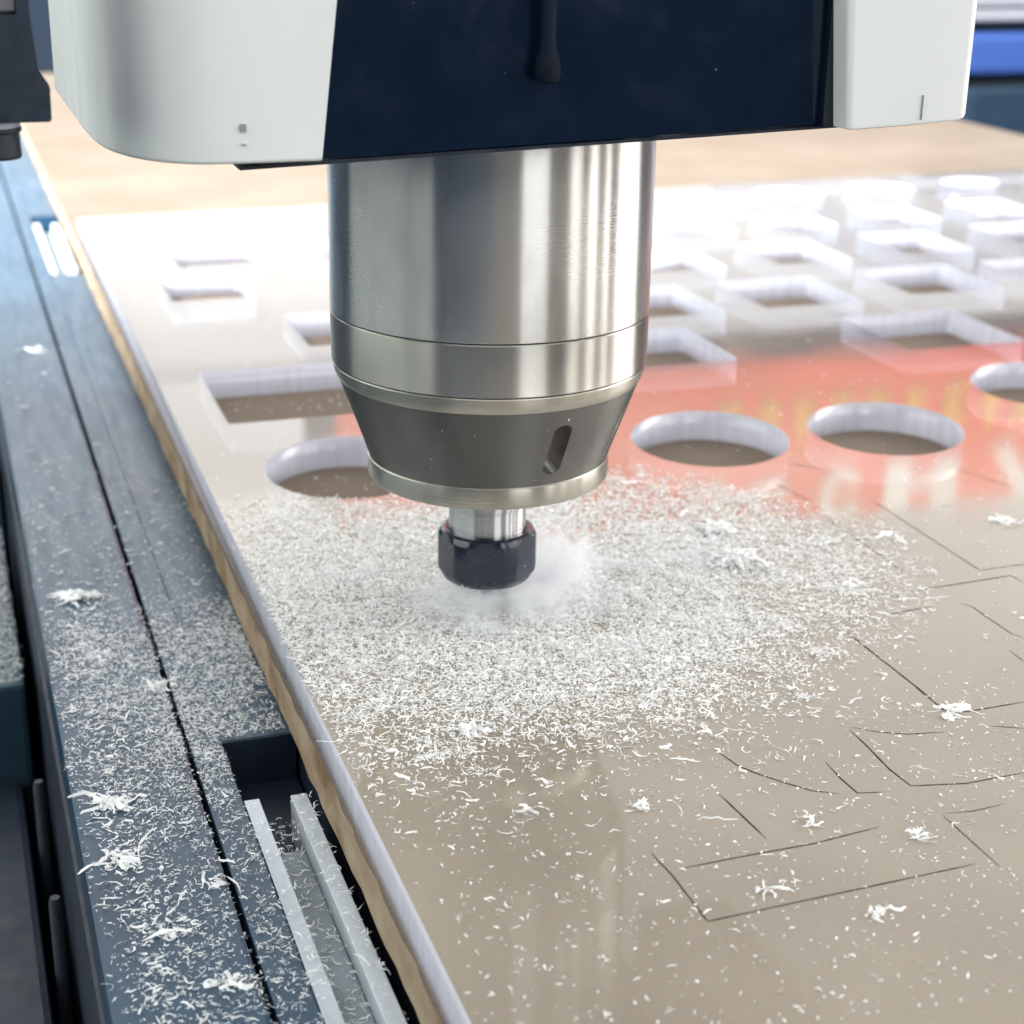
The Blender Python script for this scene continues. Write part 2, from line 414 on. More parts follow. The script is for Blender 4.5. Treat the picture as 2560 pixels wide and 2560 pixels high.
for g in GROOVES:
    bm = bmesh.new()
    kk = 0.31838 / (0.31838 - ZS)
    g = [(-0.22539 + (px + 0.22539) * kk, -0.68864 + (py + 0.68864) * kk) for px, py in g]
    ribbon(bm, g, rng.uniform(0.0005, 0.0008), 0.00010)
    GROOVE_BM.append(bm)

# ------------------------------------------------------------------ clear acrylic sheet with its cut-outs
def rrect(x0, x1, y0, y1, r=0.004, n=5):
    pts = []
    for cx, cy, a0 in ((x1 - r, y1 - r, 0), (x0 + r, y1 - r, 90), (x0 + r, y0 + r, 180), (x1 - r, y0 + r, 270)):
        for k in range(n):
            a = math.radians(a0 + 90 * k / (n - 1))
            pts.append((cx + r * math.cos(a), cy + r * math.sin(a)))
    return pts
def ell(cx, cy, ra, rb, ang, n=88):
    c, s = math.cos(ang), math.sin(ang)
    return [(cx + ra * math.cos(2 * PI * k / n) * c - rb * math.sin(2 * PI * k / n) * s,
             cy + ra * math.cos(2 * PI * k / n) * s + rb * math.sin(2 * PI * k / n) * c) for k in range(n)]
def view_ang(x, y): return math.atan2(y + 0.68864, x + 0.22539)
holes = []
for cx, cy in ((0.2100, 0.2035), (0.3260, 0.1915), (0.4840, 0.2500), (-0.0150, 0.2125)):
    holes.append(ell(cx, cy, 0.0555, 0.0485, view_ang(cx, cy)))
holes += [rrect(*h) for h in (
    (-0.0680, 0.060, 0.311, 0.433), (0.205, 0.308, 0.364, 0.462), (0.4418, 0.5425, 0.354, 0.457), (0.640, 0.740, 0.350, 0.455),
    (0.020, 0.110, 0.480, 0.580), (0.145, 0.235, 0.490, 0.590), (0.272, 0.362, 0.495, 0.597), (0.3988, 0.490, 0.500, 0.599), (0.5405, 0.633, 0.512, 0.612), (0.672, 0.765, 0.515, 0.615), (0.800, 0.89, 0.515, 0.615),
    (-0.056, 0.012, 0.645, 0.742), (0.12, 0.19, 0.645, 0.735), (0.25, 0.33, 0.645, 0.735), (0.362, 0.436, 0.648, 0.738), (0.487, 0.563, 0.648, 0.744), (0.625, 0.70, 0.66, 0.756), (0.760, 0.84, 0.68, 0.77),
    (-0.032, 0.045, 0.772, 0.866), (0.10, 0.18, 0.78, 0.86), (0.23, 0.31, 0.78, 0.86), (0.345, 0.42, 0.79, 0.865), (0.452, 0.52, 0.80, 0.875), (0.565, 0.632, 0.80, 0.872), (0.685, 0.755, 0.803, 0.882), (0.810, 0.882, 0.81, 0.895), (0.95, 1.03, 0.81, 0.895))]
holes += [ell(x, y, a, b, 0, 48) for (x, y, a, b) in ((0.034, 0.944, 0.050, 0.040), (0.20, 0.95, 0.045, 0.036), (0.35, 0.955, 0.045, 0.036), (0.562, 0.967, 0.050, 0.034), (0.668, 0.982, 0.040, 0.038), (0.787, 0.990, 0.042, 0.034), (0.832, 0.952, 0.0, 0.0), (0.913, 1.002, 0.036, 0.028), (1.03, 1.0, 0.036, 0.03)) if a > 0]
outline = [(-0.1, -0.72), (1.28, -0.72), (1.28, 1.078), (-0.097, 1.0225)]
cu = bpy.data.curves.new('acrylic_outline', 'CURVE'); cu.dimensions = '2D'; cu.fill_mode = 'BOTH'; cu.extrude = 0.0097
for poly in [outline] + holes:
    s = cu.splines.new('POLY'); s.points.add(len(poly) - 1); s.use_cyclic_u = True
    for p, q in zip(s.points, poly): p.co = (q[0], q[1], 0, 1)
tmp = bpy.data.objects.new('tmp', cu); COL.objects.link(tmp)
dg = bpy.context.evaluated_depsgraph_get()
me = bpy.data.meshes.new_from_object(tmp.evaluated_get(dg))
bpy.data.objects.remove(tmp); bpy.data.curves.remove(cu)
me.name = 'acrylic_sheet'; me.materials.clear()
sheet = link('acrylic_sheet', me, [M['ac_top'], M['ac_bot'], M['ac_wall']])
bm = bmesh.new(); bm.from_mesh(me)
bmesh.ops.remove_doubles(bm, verts=bm.verts, dist=1e-6)
bmesh.ops.translate(bm, verts=bm.verts, vec=(0, 0, -0.0097))
bmesh.ops.recalc_face_normals(bm, faces=bm.faces)
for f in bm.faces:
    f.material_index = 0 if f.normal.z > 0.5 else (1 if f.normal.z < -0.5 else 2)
bm.to_mesh(me); bm.free()
tag(sheet, 'thick clear acrylic sheet with round and square cut-outs and scored lines on the brown board', 'acrylic sheet')
for b in GROOVE_BM: bm_obj('cut_groove', b, M['groove'], sheet)

# ------------------------------------------------------------------ router head
head = empty('router_head', (0, 0, 0.2))
head.matrix_world = Matrix.Identity(4)
tag(head, 'router head with steel spindle, black collet nut and white covers above the sheet', 'router head')

sp_ = empty('spindle', (0, 0, 0)); sp_.parent = head
bm = bmesh.new()
lathe(bm, [(0.0697, 0.31), (0.0701, 0.1452), (0.0699, 0.1446)], 128)
auto_smooth(bm_obj('spindle_sleeve', bm, M['steel'], sp_))
bm = bmesh.new(); lathe(bm, [(0.0691, 0.1460), (0.0691, 0.1430)], 96); auto_smooth(bm_obj('seam_ring', bm, M['seam'], sp_))
bm = bmesh.new()
lathe(bm, [(0.0697, 0.1439), (0.0701, 0.1435), (0.0699, 0.1222), (0.0696, 0.1218)], 128)
auto_smooth(bm_obj('spindle_band', bm, M['steel_band'], sp_))
bm = bmesh.new(); lathe(bm, [(0.0689, 0.1225), (0.0689, 0.1205)], 96); auto_smooth(bm_obj('seam_ring', bm, M['seam'], sp_))
bm = bmesh.new()
lathe(bm, [(0.0693, 0.1212), (0.0697, 0.1208), (0.0688, 0.1172), (0.0674, 0.1142), (0.0668, 0.1138)], 128)
auto_smooth(bm_obj('polished_shoulder', bm, M['steel_lip'], sp_), 40)

# nose cone with oval wrench slots cut into it
bm = bmesh.new()
lathe(bm, [(0.0, 0.1140), (0.0672, 0.1140), (0.0669, 0.1134), (0.0545, 0.0788), (0.0540, 0.0772), (0.0, 0.0772)][1:-1], 160)
cone = bm_obj('nose_cone', bm, [M['steel_nose'], M['slot']], sp_)
cutters = []
for az in (-79.0, -187.0, 41.0):
    a = math.radians(az)
    bm = bmesh.new()
    n = 28
    rings = []
    for d in (-0.011, 0.02):
        ring = []
        for k in range(n):
            t = 2 * PI * k / n
            u = 0.0045 * math.cos(t); w = 0.0040 * math.sin(t) + (0.0088 if math.sin(t) >= 0 else -0.0088)
            ring.append((u, d, w))
        rings.append(ring)
    vs = [[bm.verts.new(p) for p in r] for r in rings]
    for k in range(n): bm.faces.new((vs[0][k], vs[0][(k + 1) % n], vs[1][(k + 1) % n], vs[1][k]))
    bm.faces.new(vs[0]); bm.faces.new(vs[1])
    slope = math.atan2(0.0669 - 0.0545, 0.1134 - 0.0788)
    rm = 0.0602
    T = Matrix.Translation((rm * math.cos(a), rm * math.sin(a), 0.0945)) @ Matrix.Rotation(a - PI / 2, 4, 'Z') @ Matrix.Rotation(-slope, 4, 'X') @ Matrix.Rotation(math.radians(-4), 4, 'Y')
    bmesh.ops.transform(bm, matrix=T, verts=bm.verts)
    c = bm_obj('cutter', bm, None)
    c.data.materials.append(M['steel_nose']); c.data.materials.append(M['slot'])
    for p in c.data.polygons: p.material_index = 1
    md = cone.modifiers.new('b', 'BOOLEAN'); md.object = c; md.operation = 'DIFFERENCE'; md.solver = 'EXACT'
    cutters.append(c)
dg = bpy.context.evaluated_depsgraph_get()
nm = bpy.data.meshes.new_from_object(cone.evaluated_get(dg))
cone.modifiers.clear(); cone.data = nm
for c in cutters: bpy.data.objects.remove(c)
auto_smooth(cone, 25)
cone['label'] = 'dull grey tapered nose with oval slots'
bm = bmesh.new()
lathe(bm, [(0.0536, 0.0776), (0.0546, 0.0768), (0.0546, 0.0688), (0.0538, 0.0676), (0.020, 0.0676)], 128)
auto_smooth(bm_obj('nose_lip', bm, M['steel_lip'], sp_), 35)
# a bright scribed line down the cone
bm = bmesh.new()
a0 = math.radians(-38)
prev = None
for k in range(9):
    u = k / 8
    r = 0.0660 + (0.0551 - 0.0660) * u + 0.00018; z = 0.1110 + (0.0805 - 0.1110) * u
    a = a0 - 0.10 * u
    ww = 0.0006 / r
    p = bm.verts.new((r * math.cos(a - ww), r * math.sin(a - ww), z)); q = bm.verts.new((r * math.cos(a + ww), r * math.sin(a + ww), z))
    if prev: bm.faces.new((prev[0], prev[1], q, p))
    prev = (p, q)
bm_obj('scribed_line', bm, M['steel'], sp_)

bm = bmesh.new()
lathe(bm, [(0.0186, 0.072), (0.0186, 0.0525), (0.0181, 0.0520), (0.0181, 0.0512), (0.0178, 0.0508), (0.0178, 0.034)], 72)
auto_smooth(bm_obj('shaft', bm, M['shaft'], head))
def nutr(a, r):
    if r < 0.0196: return r
    per = PI / 3
    b = ((a + 0.35) % per) - per / 2
    return min(r, 0.0212 / math.cos(b))
bm = bmesh.new()
lathe(bm, [(0.0182, 0.0350), (0.0182, 0.0398), (0.0198, 0.0400), (0.0213, 0.0392), (0.0226, 0.0372), (0.0228, 0.0360), (0.0228, 0.0215), (0.0224, 0.0198), (0.0204, 0.0166), (0.0195, 0.0158), (0.0120, 0.0156), (0.0110, 0.0190)], 144, rfun=nutr, cap=False)
nut = bm_obj('collet_nut', bm, M['nut'], head)
auto_smooth(nut, 28); nut['label'] = 'glossy black collet nut'
bm = bmesh.new(); lathe(bm, [(0.0112, 0.0200), (0.0112, 0.0150), (0.0100, 0.0142), (0.0034, 0.0142)], 48)
auto_smooth(bm_obj('collet', bm, M['carbide'], nut))
bm = bmesh.new()
lathe(bm, [(0.0030, 0.030), (0.0030, -0.0188), (0.0010, -0.0192)], 32, rfun=lambda a, r: r * (1 - 0.18 * max(0, math.cos(2 * a))))
auto_smooth(bm_obj('cutter_bit', bm, M['carbide'], head))

# front panel (dark, glossy), sloped lower edge as on the machine
def slab(bm, quad, y0, y1):
    a = [bm.verts.new((x, y0, z)) for x, z in quad]; b = [bm.verts.new((x, y1, z)) for x, z in quad]
    n = len(quad)
    bm.faces.new(a); bm.faces.new(b[::-1])
    for k in range(n): bm.faces.new((a[k], b[k], b[(k + 1) % n], a[(k + 1) % n]))
bm = bmesh.new()
slab(bm, [(-0.120, 0.2223), (0.1085, 0.2302), (0.1085, 0.36), (-0.120, 0.36)], -0.085, -0.080)
pn = bm_obj('front_panel', bm, M['navy'], head); pn['label'] = 'glossy navy front panel'
bm = bmesh.new()
slab(bm, [(0.1087, 0.2300), (0.1150, 0.2302), (0.1150, 0.36), (0.1087, 0.36)], -0.0885, -0.079)
bm_obj('panel_edge', bm, M['navy_dark'], head)
bm = bmesh.new()
slab(bm, [(-0.1225, 0.2206), (0.143, 0.2298), (0.143, 0.2308), (-0.1225, 0.2219)], -0.0865, -0.060)
bm_obj('bottom_plate', bm, M['navy_dark'], head)
# hanging hose end before the panel
bm = bmesh.new()
lathe(bm, [(0.0028, 0.36), (0.0028, 0.263), (0.0044, 0.2575), (0.0050, 0.2535), (0.0040, 0.2500), (0.0018, 0.2490)], 32, (-0.0085, -0.0915))
auto_smooth(bm_obj('hose_end', bm, M['hose'], head))

# left white cover: rounded plan, extruded upward
plan = [(-0.0956, -0.1000), (-0.1234, -0.1004), (-0.1360, -0.0996), (-0.1440, -0.0962), (-0.1530, -0.0885), (-0.1600, -0.0765), (-0.1650, -0.0600), (-0.1678, -0.0400), (-0.1688, -0.0100), (-0.1690, 0.0300), (-0.1690, 0.0800), (-0.1690, 0.1350)]
def smooth_poly(P, it=2):
    for _ in range(it):
        Q = [P[0]]
        for a, b in zip(P[:-1], P[1:]):
            Q += [(a[0] * .75 + b[0] * .25, a[1] * .75 + b[1] * .25), (a[0] * .25 + b[0] * .75, a[1] * .25 + b[1] * .75)]
        P = Q + [P[-1]]
    return P
plan = smooth_poly(plan) + [(-0.0956, 0.1350)]
bm = bmesh.new()
levels = [(0.2250, 0.0010), (0.2254, 0.0003), (0.2264, 0.0), (0.29, 0.0), (0.36, 0.0)]
rows = []
cx, cy = -0.12, 0.05
for z, ins in levels:
    row = []
    for (x, y) in plan:
        d = math.hypot(cx - x, cy - y)
        lean = (z - 0.225) * 0.12 if x > -0.0957 else 0
        row.append(bm.verts.new((x + (cx - x) / d * ins + lean, y + (cy - y) / d * ins, z)))
    rows.append(row)
nn = len(plan)
for a, b in zip(rows[:-1], rows[1:]):
    for k in range(nn): bm.faces.new((a[k], a[(k + 1) % nn], b[(k + 1) % nn], b[k]))
bm.faces.new(rows[0]); bm.faces.new(rows[-1])
cov = bm_obj('side_cover', bm, M['white_paint'], head); auto_smooth(cov, 50); cov.modifiers.new('wn', 'WEIGHTED_NORMAL').keep_sharp = True
cov['label'] = 'broad white cover with rounded corner left of the navy panel'
bm = bmesh.new()
for (z0, z1, w) in ((0.2362, 0.2388, 0.0011), (0.2316, 0.2320, 0.0009)):
    box(bm, -0.1232 - w, -0.1232 + w, -0.1012, -0.0995, z0, z1, 0.0002)
bm_obj('latch_mark', bm, M['grey_mark'], cov)
# right white cover
pl2 = [(0.1135, 0.06), (0.1135, -0.0975), (0.1142, -0.0995), (0.1160, -0.1003), (0.1400, -0.1004), (0.1630, -0.1002), (0.1660, -0.0992), (0.1680, -0.0968), (0.1688, -0.0930), (0.1690, 0.06)]
bm = bmesh.new(); rows = []
for z, ins in ((0.2296, 0.0010), (0.2300, 0.0002), (0.2310, 0.0), (0.30, 0.0), (0.36, 0.0)):
    row = []
    for (x, y) in pl2:
        u = (x - 0.1135) / 0.055
        lift = (0.0022 * u + 0.0014 * max(0, (u - 0.85) / 0.15)) if z < 0.235 else 0
        lean = 0.09 * (z - 0.2296) * (1 - min(1, u * 6))
        row.append(bm.verts.new((x - lean + (0.14 - x) * ins / 0.03, y + ins, z + lift)))
    rows.append(row)
nn = len(pl2)
for a, b in zip(rows[:-1], rows[1:]):
    for k in range(nn): bm.faces.new((a[k], a[(k + 1) % nn], b[(k + 1) % nn], b[k]))
bm.faces.new(rows[0]); bm.faces.new(rows[-1])
cv2 = bm_obj('side_cover', bm, M['white_paint'], head); auto_smooth(cv2, 50); cv2.modifiers.new('wn', 'WEIGHTED_NORMAL').keep_sharp = True
cv2['label'] = 'narrow white cover right of the navy panel'
box_obj('cover_slit', (0.1452, -0.0 + 0.1456, -0.1010, -0.1000, 0.2330, 0.2425), M['grey_mark'], cv2)
# body of the head behind the covers, above the spindle
box_obj('head_body', (-0.086, 0.108, -0.070, 0.09, 0.262, 0.40), M['navy_dark'], head, 0.003)

# ------------------------------------------------------------------ black bracket, upper left
br = empty('stop_bracket', (-0.2, -0.1, 0.24)); br.matrix_world = Matrix.Identity(4)
tag(br, 'dark stepped bracket block with a round black foot hanging above the steel bed', 'bracket')
bm = bmesh.new()
slab(bm, [(-0.245, 0.2409), (-0.1869, 0.2411), (-0.1866, 0.2528), (-0.1905, 0.2585), (-0.1912, 0.2740), (-0.1912, 0.33), (-0.1945, 0.33), (-0.1950, 0.2752), (-0.245, 0.2750)], -0.100, -0.060)
bmesh.ops.bevel(bm, geom=bm.edges[:], offset=0.0005, segments=2, affect='EDGES')
bm_obj('bracket_block', bm, M['black_plastic'], br)
box_obj('bracket_top', (-0.245, -0.1955, -0.0985, -0.062, 0.2765, 0.33), M['machine_grey'], br, 0.0006)
bm = bmesh.new(); lathe(bm, [(0.0085, 0.2407), (0.0085, 0.2386)], 40, (-0.2050, -0.088)); auto_smooth(bm_obj('foot_washer', bm, M['alu'], br))
bm = bmesh.new(); lathe(bm, [(0.0060, 0.2390), (0.0088, 0.2384), (0.0088, 0.2372), (0.0079, 0.2366), (0.0083, 0.2290), (0.0078, 0.2281), (0.0030, 0.2279)], 48, (-0.2050, -0.088)); auto_smooth(bm_obj('round_foot', bm, M['rubber'], br))

# ------------------------------------------------------------------ blue machine beyond the far right corner of the board
bg = empty('blue_machine', (1.6, 1.9, -0.8)); bg.matrix_world = Matrix.Identity(4)
tag(bg, 'out of focus machine with a blue band beyond the far board corner', 'machine')
box_obj('machine_base', (1.36, 3.0, 1.72, 2.5, -0.79, 0.036), M['machine_teal'], bg, 0.03)
box_obj('blue_band', (1.34, 3.0, 1.70, 2.5, 0.038, 0.104), M['machine_blue'], bg, 0.012)
box_obj('machine_gap', (1.36, 3.0, 1.73, 2.5, 0.105, 0.120), M['machine_teal'], bg, 0.002)
box_obj('machine_rail', (1.30, 3.0, 1.71, 2.5, 0.121, 0.140), M['machine_grey'], bg, 0.004)
box_obj('machine_rail', (1.30, 3.0, 1.71, 2.5, 0.143, 0.30), M['machine_grey'], bg, 0.004)

# ------------------------------------------------------------------ red banner on the far wall, seen mirrored in the sheet
ban = empty('wall_banner', (3, 5, 1.4)); ban.matrix_world = Matrix.Identity(4)
tag(ban, 'red banner with yellow and white lettering, mirrored in the clear sheet', 'banner')
box_obj('banner_cloth', (1.06, 6.4, 5.0, 5.02, 1.42, 2.10), M['banner_red'], ban)
rng = random.Random(5)
x = 2.55           # one row of yellow characters, too blurred in the mirror to read
while x < 5.6:
    w = rng.uniform(0.12, 0.16)
    bm = bmesh.new()
    xx = x + rng.uniform(0.03, w - 0.05)
    box(bm, xx, xx + 0.026, 4.988, 4.998, 1.57 + rng.uniform(0, .04), 1.77)
    zz = 1.585
    for _ in range(rng.randint(3, 4)):
        box(bm, x + rng.uniform(0, .03), x + w - rng.uniform(0, .03), 4.986, 4.999, zz, zz + 0.022); zz += rng.uniform(0.042, 0.055)
    bm_obj('yellow_letter', bm, M['banner_yellow'], ban)
    x += w + 0.035
def arc_letter(cx, z0, r, open_deg):
    bm = bmesh.new(); n = 28; prev = None
    for k in range(n + 1):
        a = math.radians(open_deg / 2 + (360 - open_deg) * k / n)
        pts = [(cx + q * math.cos(a), z0 + r * 1.05 + q * 1.05 * math.sin(a)) for q in (r, r * 0.52)]
        cur = [bm.verts.new((pts[i][0], yy, pts[i][1])) for i in (0, 1) for yy in (4.988, 4.998)]
        if prev:
            for i, j in ((0, 1), (1, 3), (3, 2), (2, 0)): bm.faces.new((prev[i], prev[j], cur[j], cur[i]))
        prev = cur
    bm_obj('white_letter', bm, M['banner_white'], ban)
for cx, z0, r, od in ((2.565, 1.92, 0.105, 0), (2.83, 1.915, 0.10, 50), (3.16, 1.90, 0.105, 60)): arc_letter(cx, z0, r, od)
bm = bmesh.new()
slab(bm, [(3.36, 1.89), (3.475, 1.89), (3.475, 1.97), (3.587, 1.97), (3.587, 1.89), (3.70, 1.89), (3.70, 2.095), (3.587, 2.095), (3.587, 2.03), (3.475, 2.03), (3.475, 2.095), (3.36, 2.095)], 4.988, 4.998)
bm_obj('white_letter', bm, M['banner_white'], ban)
bm = bmesh.new()
slab(bm, [(3.84, 1.86), (3.94, 1.86), (4.06, 2.03), (4.18, 1.86), (4.28, 1.86), (4.11, 2.095), (4.01, 2.095)], 4.988, 4.998)
bm_obj('white_letter', bm, M['banner_white'], ban)

# ------------------------------------------------------------------ shavings
NR = np.random.default_rng(7)
def shaving_mesh(name, P, L, Wd, lift, seg=3, curl=1.6, tilt=0.5, fan=None):
    """curly ribbons: P (n,3) feet, L length, Wd width"""
    n = len(P)
    head_ = NR.uniform(0, 2 * PI, n) if fan is None else NR.normal(fan[0], fan[1], n)
    k = NR.normal(0, curl, n)
    pitch = NR.normal(0, tilt, n); roll = NR.uniform(-1.2, 1.2, n)
    verts = np.zeros((n, (seg + 1) * 2, 3))
    pos = P.copy(); pos[:, 2] += lift * NR.uniform(0.2, 1.0, n)
    pos[:, 0] -= np.cos(head_) * L / 2; pos[:, 1] -= np.sin(head_) * L / 2
    zmin = P[:, 2] + 0.00008
    for s in range(seg + 1):
        tpr = 1.0 - 0.55 * abs(2 * s / seg - 1) ** 2
        side = np.stack([-np.sin(head_) * np.cos(roll), np.cos(head_) * np.cos(roll), np.sin(roll)], 1)
        hw = (Wd / 2 * tpr)[:, None]
        a = pos + side * hw; b = pos - side * hw
        a[:, 2] = np.maximum(a[:, 2], zmin); b[:, 2] = np.maximum(b[:, 2], zmin)
        verts[:, 2 * s] = a; verts[:, 2 * s + 1] = b
        st = (L / seg)[:, None]
        pos = pos + np.stack([np.cos(head_) * np.cos(pitch), np.sin(head_) * np.cos(pitch), np.sin(pitch)], 1) * st
        head_ = head_ + k * (1.0 / seg) * 1.6 + NR.normal(0, 0.35, n); pitch = -pitch * 0.4 + NR.normal(0, tilt * 0.6, n); roll = roll + NR.normal(0, 0.5, n)
    q = []
    base = (np.arange(n) * (seg + 1) * 2)[:, None]
    faces = np.concatenate([base + np.array([[2 * s, 2 * s + 1, 2 * s + 3, 2 * s + 2]]) for s in range(seg)], 1).reshape(-1, 4)
    return verts.reshape(-1, 3), faces
def mesh_from(name, V, F):
    me = bpy.data.meshes.new(name)
    me.vertices.add(len(V)); me.vertices.foreach_set('co', V.astype(np.float32).ravel())
    me.loops.add(F.size); me.loops.foreach_set('vertex_index', F.astype(np.int32).ravel())
    me.polygons.add(len(F)); me.polygons.foreach_set('loop_start', np.arange(0, F.size, 4, dtype=np.int32))
    me.update(calc_edges=True); me.validate()
    return me
def join(parts):
    V, F, o = [], [], 0
    for v, f in parts:
        V.append(v); F.append(f + o); o += len(v)
    return np.concatenate(V), np.concatenate(F)

def in_poly(x, y, poly):
    poly = np.array(poly); inside = np.zeros(len(x), bool)
    j = len(poly) - 1
    for i in range(len(poly)):
        xi, yi = poly[i]; xj, yj = poly[j]
        c = ((yi > y) != (yj > y)) & (x < (xj - xi) * (y - yi) / (yj - yi + 1e-12) + xi)
        inside ^= c; j = i
    return inside
near_holes = [h for h in holes if min(p[1] for p in h) < 0.75]
def drop_z(x, y):
    z = np.zeros(len(x))
    for h in near_holes: z[in_poly(x, y, h)] = ZS + 0.0001
    return z
def smoothstep(a, b, v):
    t = np.clip((v - a) / (b - a), 0, 1); return t * t * (3 - 2 * t)
# low-frequency value noise for patchiness
G = NR.random((64, 64))
def vnoise(x, y, sc):
    u = (x * sc) % 63; v = (y * sc) % 63
    i = u.astype(int); j = v.astype(int); fu = u - i; fv = v - j
    i1 = (i + 1) % 64; j1 = (j + 1) % 64
    return (G[i, j] * (1 - fu) + G[i1, j] * fu) * (1 - fv) + (G[i, j1] * (1 - fu) + G[i1, j1] * fu) * fv

def sheet_density(x, y):
    # carpet thrown up around the cutter: wide towards the left edge, ends about 0.17 m to the right
    dx = (x - 0.02) * np.where(x < 0.02, 0.72, 1.0); dy = (y - 0.01) * np.where(y < 0.01, 1.22, 0.95)
    ang = np.arctan2(dy, dx); rr = np.hypot(dx, dy)
    Rm = 0.150 + 0.010 * np.cos(ang) - 0.012 * np.sin(ang) + 0.016 * np.sin(3 * ang + 0.6) + 0.03 * (vnoise(x + 1, y + 1, 30) - 0.5)
    core = 1 - smoothstep(0.50, 1.30, rr / Rm)
    pat = 0.5 * vnoise(x + 2, y + 2, 48) + 0.3 * vnoise(x + 5, y + 1, 130) + 0.2 * vnoise(x + 1, y + 6, 300)
    return np.clip(core * (0.10 + 2.1 * pat ** 1.35), 0, 1.15)
parts = []
N = 220000
x = NR.uniform(-0.0985, 0.26, N); y = NR.uniform(-0.20, 0.27, N)
keep = NR.random(N) < sheet_density(x, y) * 0.85
x, y = x[keep], y[keep]
z = drop_z(x, y); n = len(x)
parts.append(shaving_mesh('c', np.stack([x, y, z], 1), np.clip(NR.lognormal(-6.0, 0.55, n), 0.0007, 0.0085), np.clip(NR.lognormal(-7.5, 0.35, n), 0.0002, 0.0014), 0.0010, 3))
# small piles
C = 240
cx = NR.uniform(-0.09, 0.19, C * 4); cy = NR.uniform(-0.14, 0.17, C * 4)
ok = NR.random(C * 4) < sheet_density(cx, cy) * 0.8
cx, cy = cx[ok][:C], cy[ok][:C]
cnt = NR.integers(10, 70, len(cx)); rad = NR.uniform(0.0015, 0.0045, len(cx))
idx = np.repeat(np.arange(len(cx)), cnt); n = len(idx)
x = cx[idx] + NR.normal(0, 1, n) * rad[idx] * 1.3; y = cy[idx] + NR.normal(0, 1, n) * rad[idx]
x = np.maximum(x, -0.0985)
zz = drop_z(x, y) + np.abs(NR.normal(0, 0.35, n)) * rad[idx]
parts.append(shaving_mesh('c', np.stack([x, y, zz], 1), np.clip(NR.lognormal(-6.1, 0.5, n), 0.0008, 0.006), NR.uniform(0.0003, 0.0008, n), 0.0006, 3))
# bright powdery drifts left and right of the nut
for (px, py, rx, ry, k) in ((-0.045, 0.052, 0.022, 0.010, 5200), (-0.020, -0.028, 0.020, 0.010, 3600), (0.060, -0.018, 0.026, 0.010, 6000), (0.092, 0.020, 0.022, 0.012, 4500), (0.122, 0.036, 0.012, 0.008, 2600), (0.030, -0.060, 0.030, 0.008, 3600)):
    a = NR.uniform(0, PI); u = NR.normal(0, 1, k) * rx; w = NR.normal(0, 1, k) * ry
    x = px + u; y = py + w + 0.004 * np.sin(u * 260)
    ok = (vnoise(x + 2, y + 3, 170) > 0.34) & (x > -0.098); x, y, u, w = x[ok], y[ok], u[ok], w[ok]
    zz = drop_z(x, y) + np.abs(NR.normal(0, 1, len(x))) * 0.0016 * np.exp(-(u / rx) ** 2 / 2 - (w / ry) ** 2 / 2)
    parts.append(shaving_mesh('c', np.stack([x, y, zz], 1), np.clip(NR.lognormal(-6.6, 0.5, len(x)), 0.0005, 0.004), NR.uniform(0.0003, 0.0008, len(x)), 0.0005, 3))
# longer strands on top of the carpet and at its rim
N = 26000
x = NR.uniform(-0.098, 0.30, N); y = NR.uniform(-0.25, 0.27, N)
dens = sheet_density(x, y)
keep = NR.random(N) < (0.09 * dens + 0.12 * (dens < 0.5) * (dens > 0.01) + 0.13 * np.exp(-((y + 0.14) / 0.045) ** 2) * (1 - smoothstep(0.06, 0.15, x)) + 0.007 * (y < 0.1))
x, y = x[keep], y[keep]; n = len(x)
parts.append(shaving_mesh('c', np.stack([x, y, drop_z(x, y)], 1), np.clip(NR.lognormal(-5.35, 0.5, n), 0.002, 0.016), np.clip(NR.lognormal(-7.5, 0.45, n), 0.0003, 0.0018), 0.0015, 6, 2.0, 0.35))
# loose specks all over the near half of the sheet
N = 34000
x = NR.uniform(-0.098, 0.50, N); y = NR.uniform(-0.33, 0.45, N)
keep = NR.random(N) < (0.32 * (1 - smoothstep(-0.12, 0.02, y)) + 0.05 + 0.10 * smoothstep(0.45, 0.75, vnoise(x + 3, y + 3, 25)) - 0.05 * smoothstep(0.15, 0.4, y)) * (1 - 0.75 * smoothstep(0.13, 0.19, x) * smoothstep(-0.19, -0.15, y))
x, y = x[keep], y[keep]; n = len(x)
parts.append(shaving_mesh('c', np.stack([x, y, drop_z(x, y)], 1), np.clip(NR.lognormal(-6.45, 0.5, n), 0.0006, 0.006), NR.uniform(0.0004, 0.0010, n), 0.0004, 2, 1.2, 0.25))
V, F = join(parts)
tag(link('sheet_shavings', mesh_from('sheet_shavings', V, F), M['chips']), 'carpet of fine white acrylic shavings around the cutter on the clear sheet', 'shavings', kind='stuff')

# shavings on the steel bed
parts = []
N = 130000
x = NR.uniform(-0.197, -0.1015, N); y = NR.uniform(-0.33, 0.75, N)
across = smoothstep(-0.198, -0.176, x)
den = (smoothstep(-0.11, 0.0, y) * (1 - smoothstep(0.085, 0.155, y))) * (0.15 + 1.5 * (0.6 * vnoise(x + 4, y + 4, 40) + 0.4 * vnoise(x + 1, y + 2, 140)) ** 1.6) * (0.35 + 0.65 * across)
den += 0.22 * (1 - smoothstep(-0.12, 0.02, y)) * (0.25 + 0.75 * across) + 0.045 * smoothstep(0.08, 0.14, y) * (1 - smoothstep(0.28, 0.42, y)) + 0.002
gap = (x > -0.1468) & (x < -0.1442)
pocket = (x > -0.1308) & (y < -0.022)
keep = (NR.random(N) < den * 0.80) & ~pocket & ~(gap & (NR.random(N) < 0.8))
x, y, gap = x[keep], y[keep], gap[keep]; n = len(x)
z = np.where(gap, -0.0455, ZB + 0.0001)
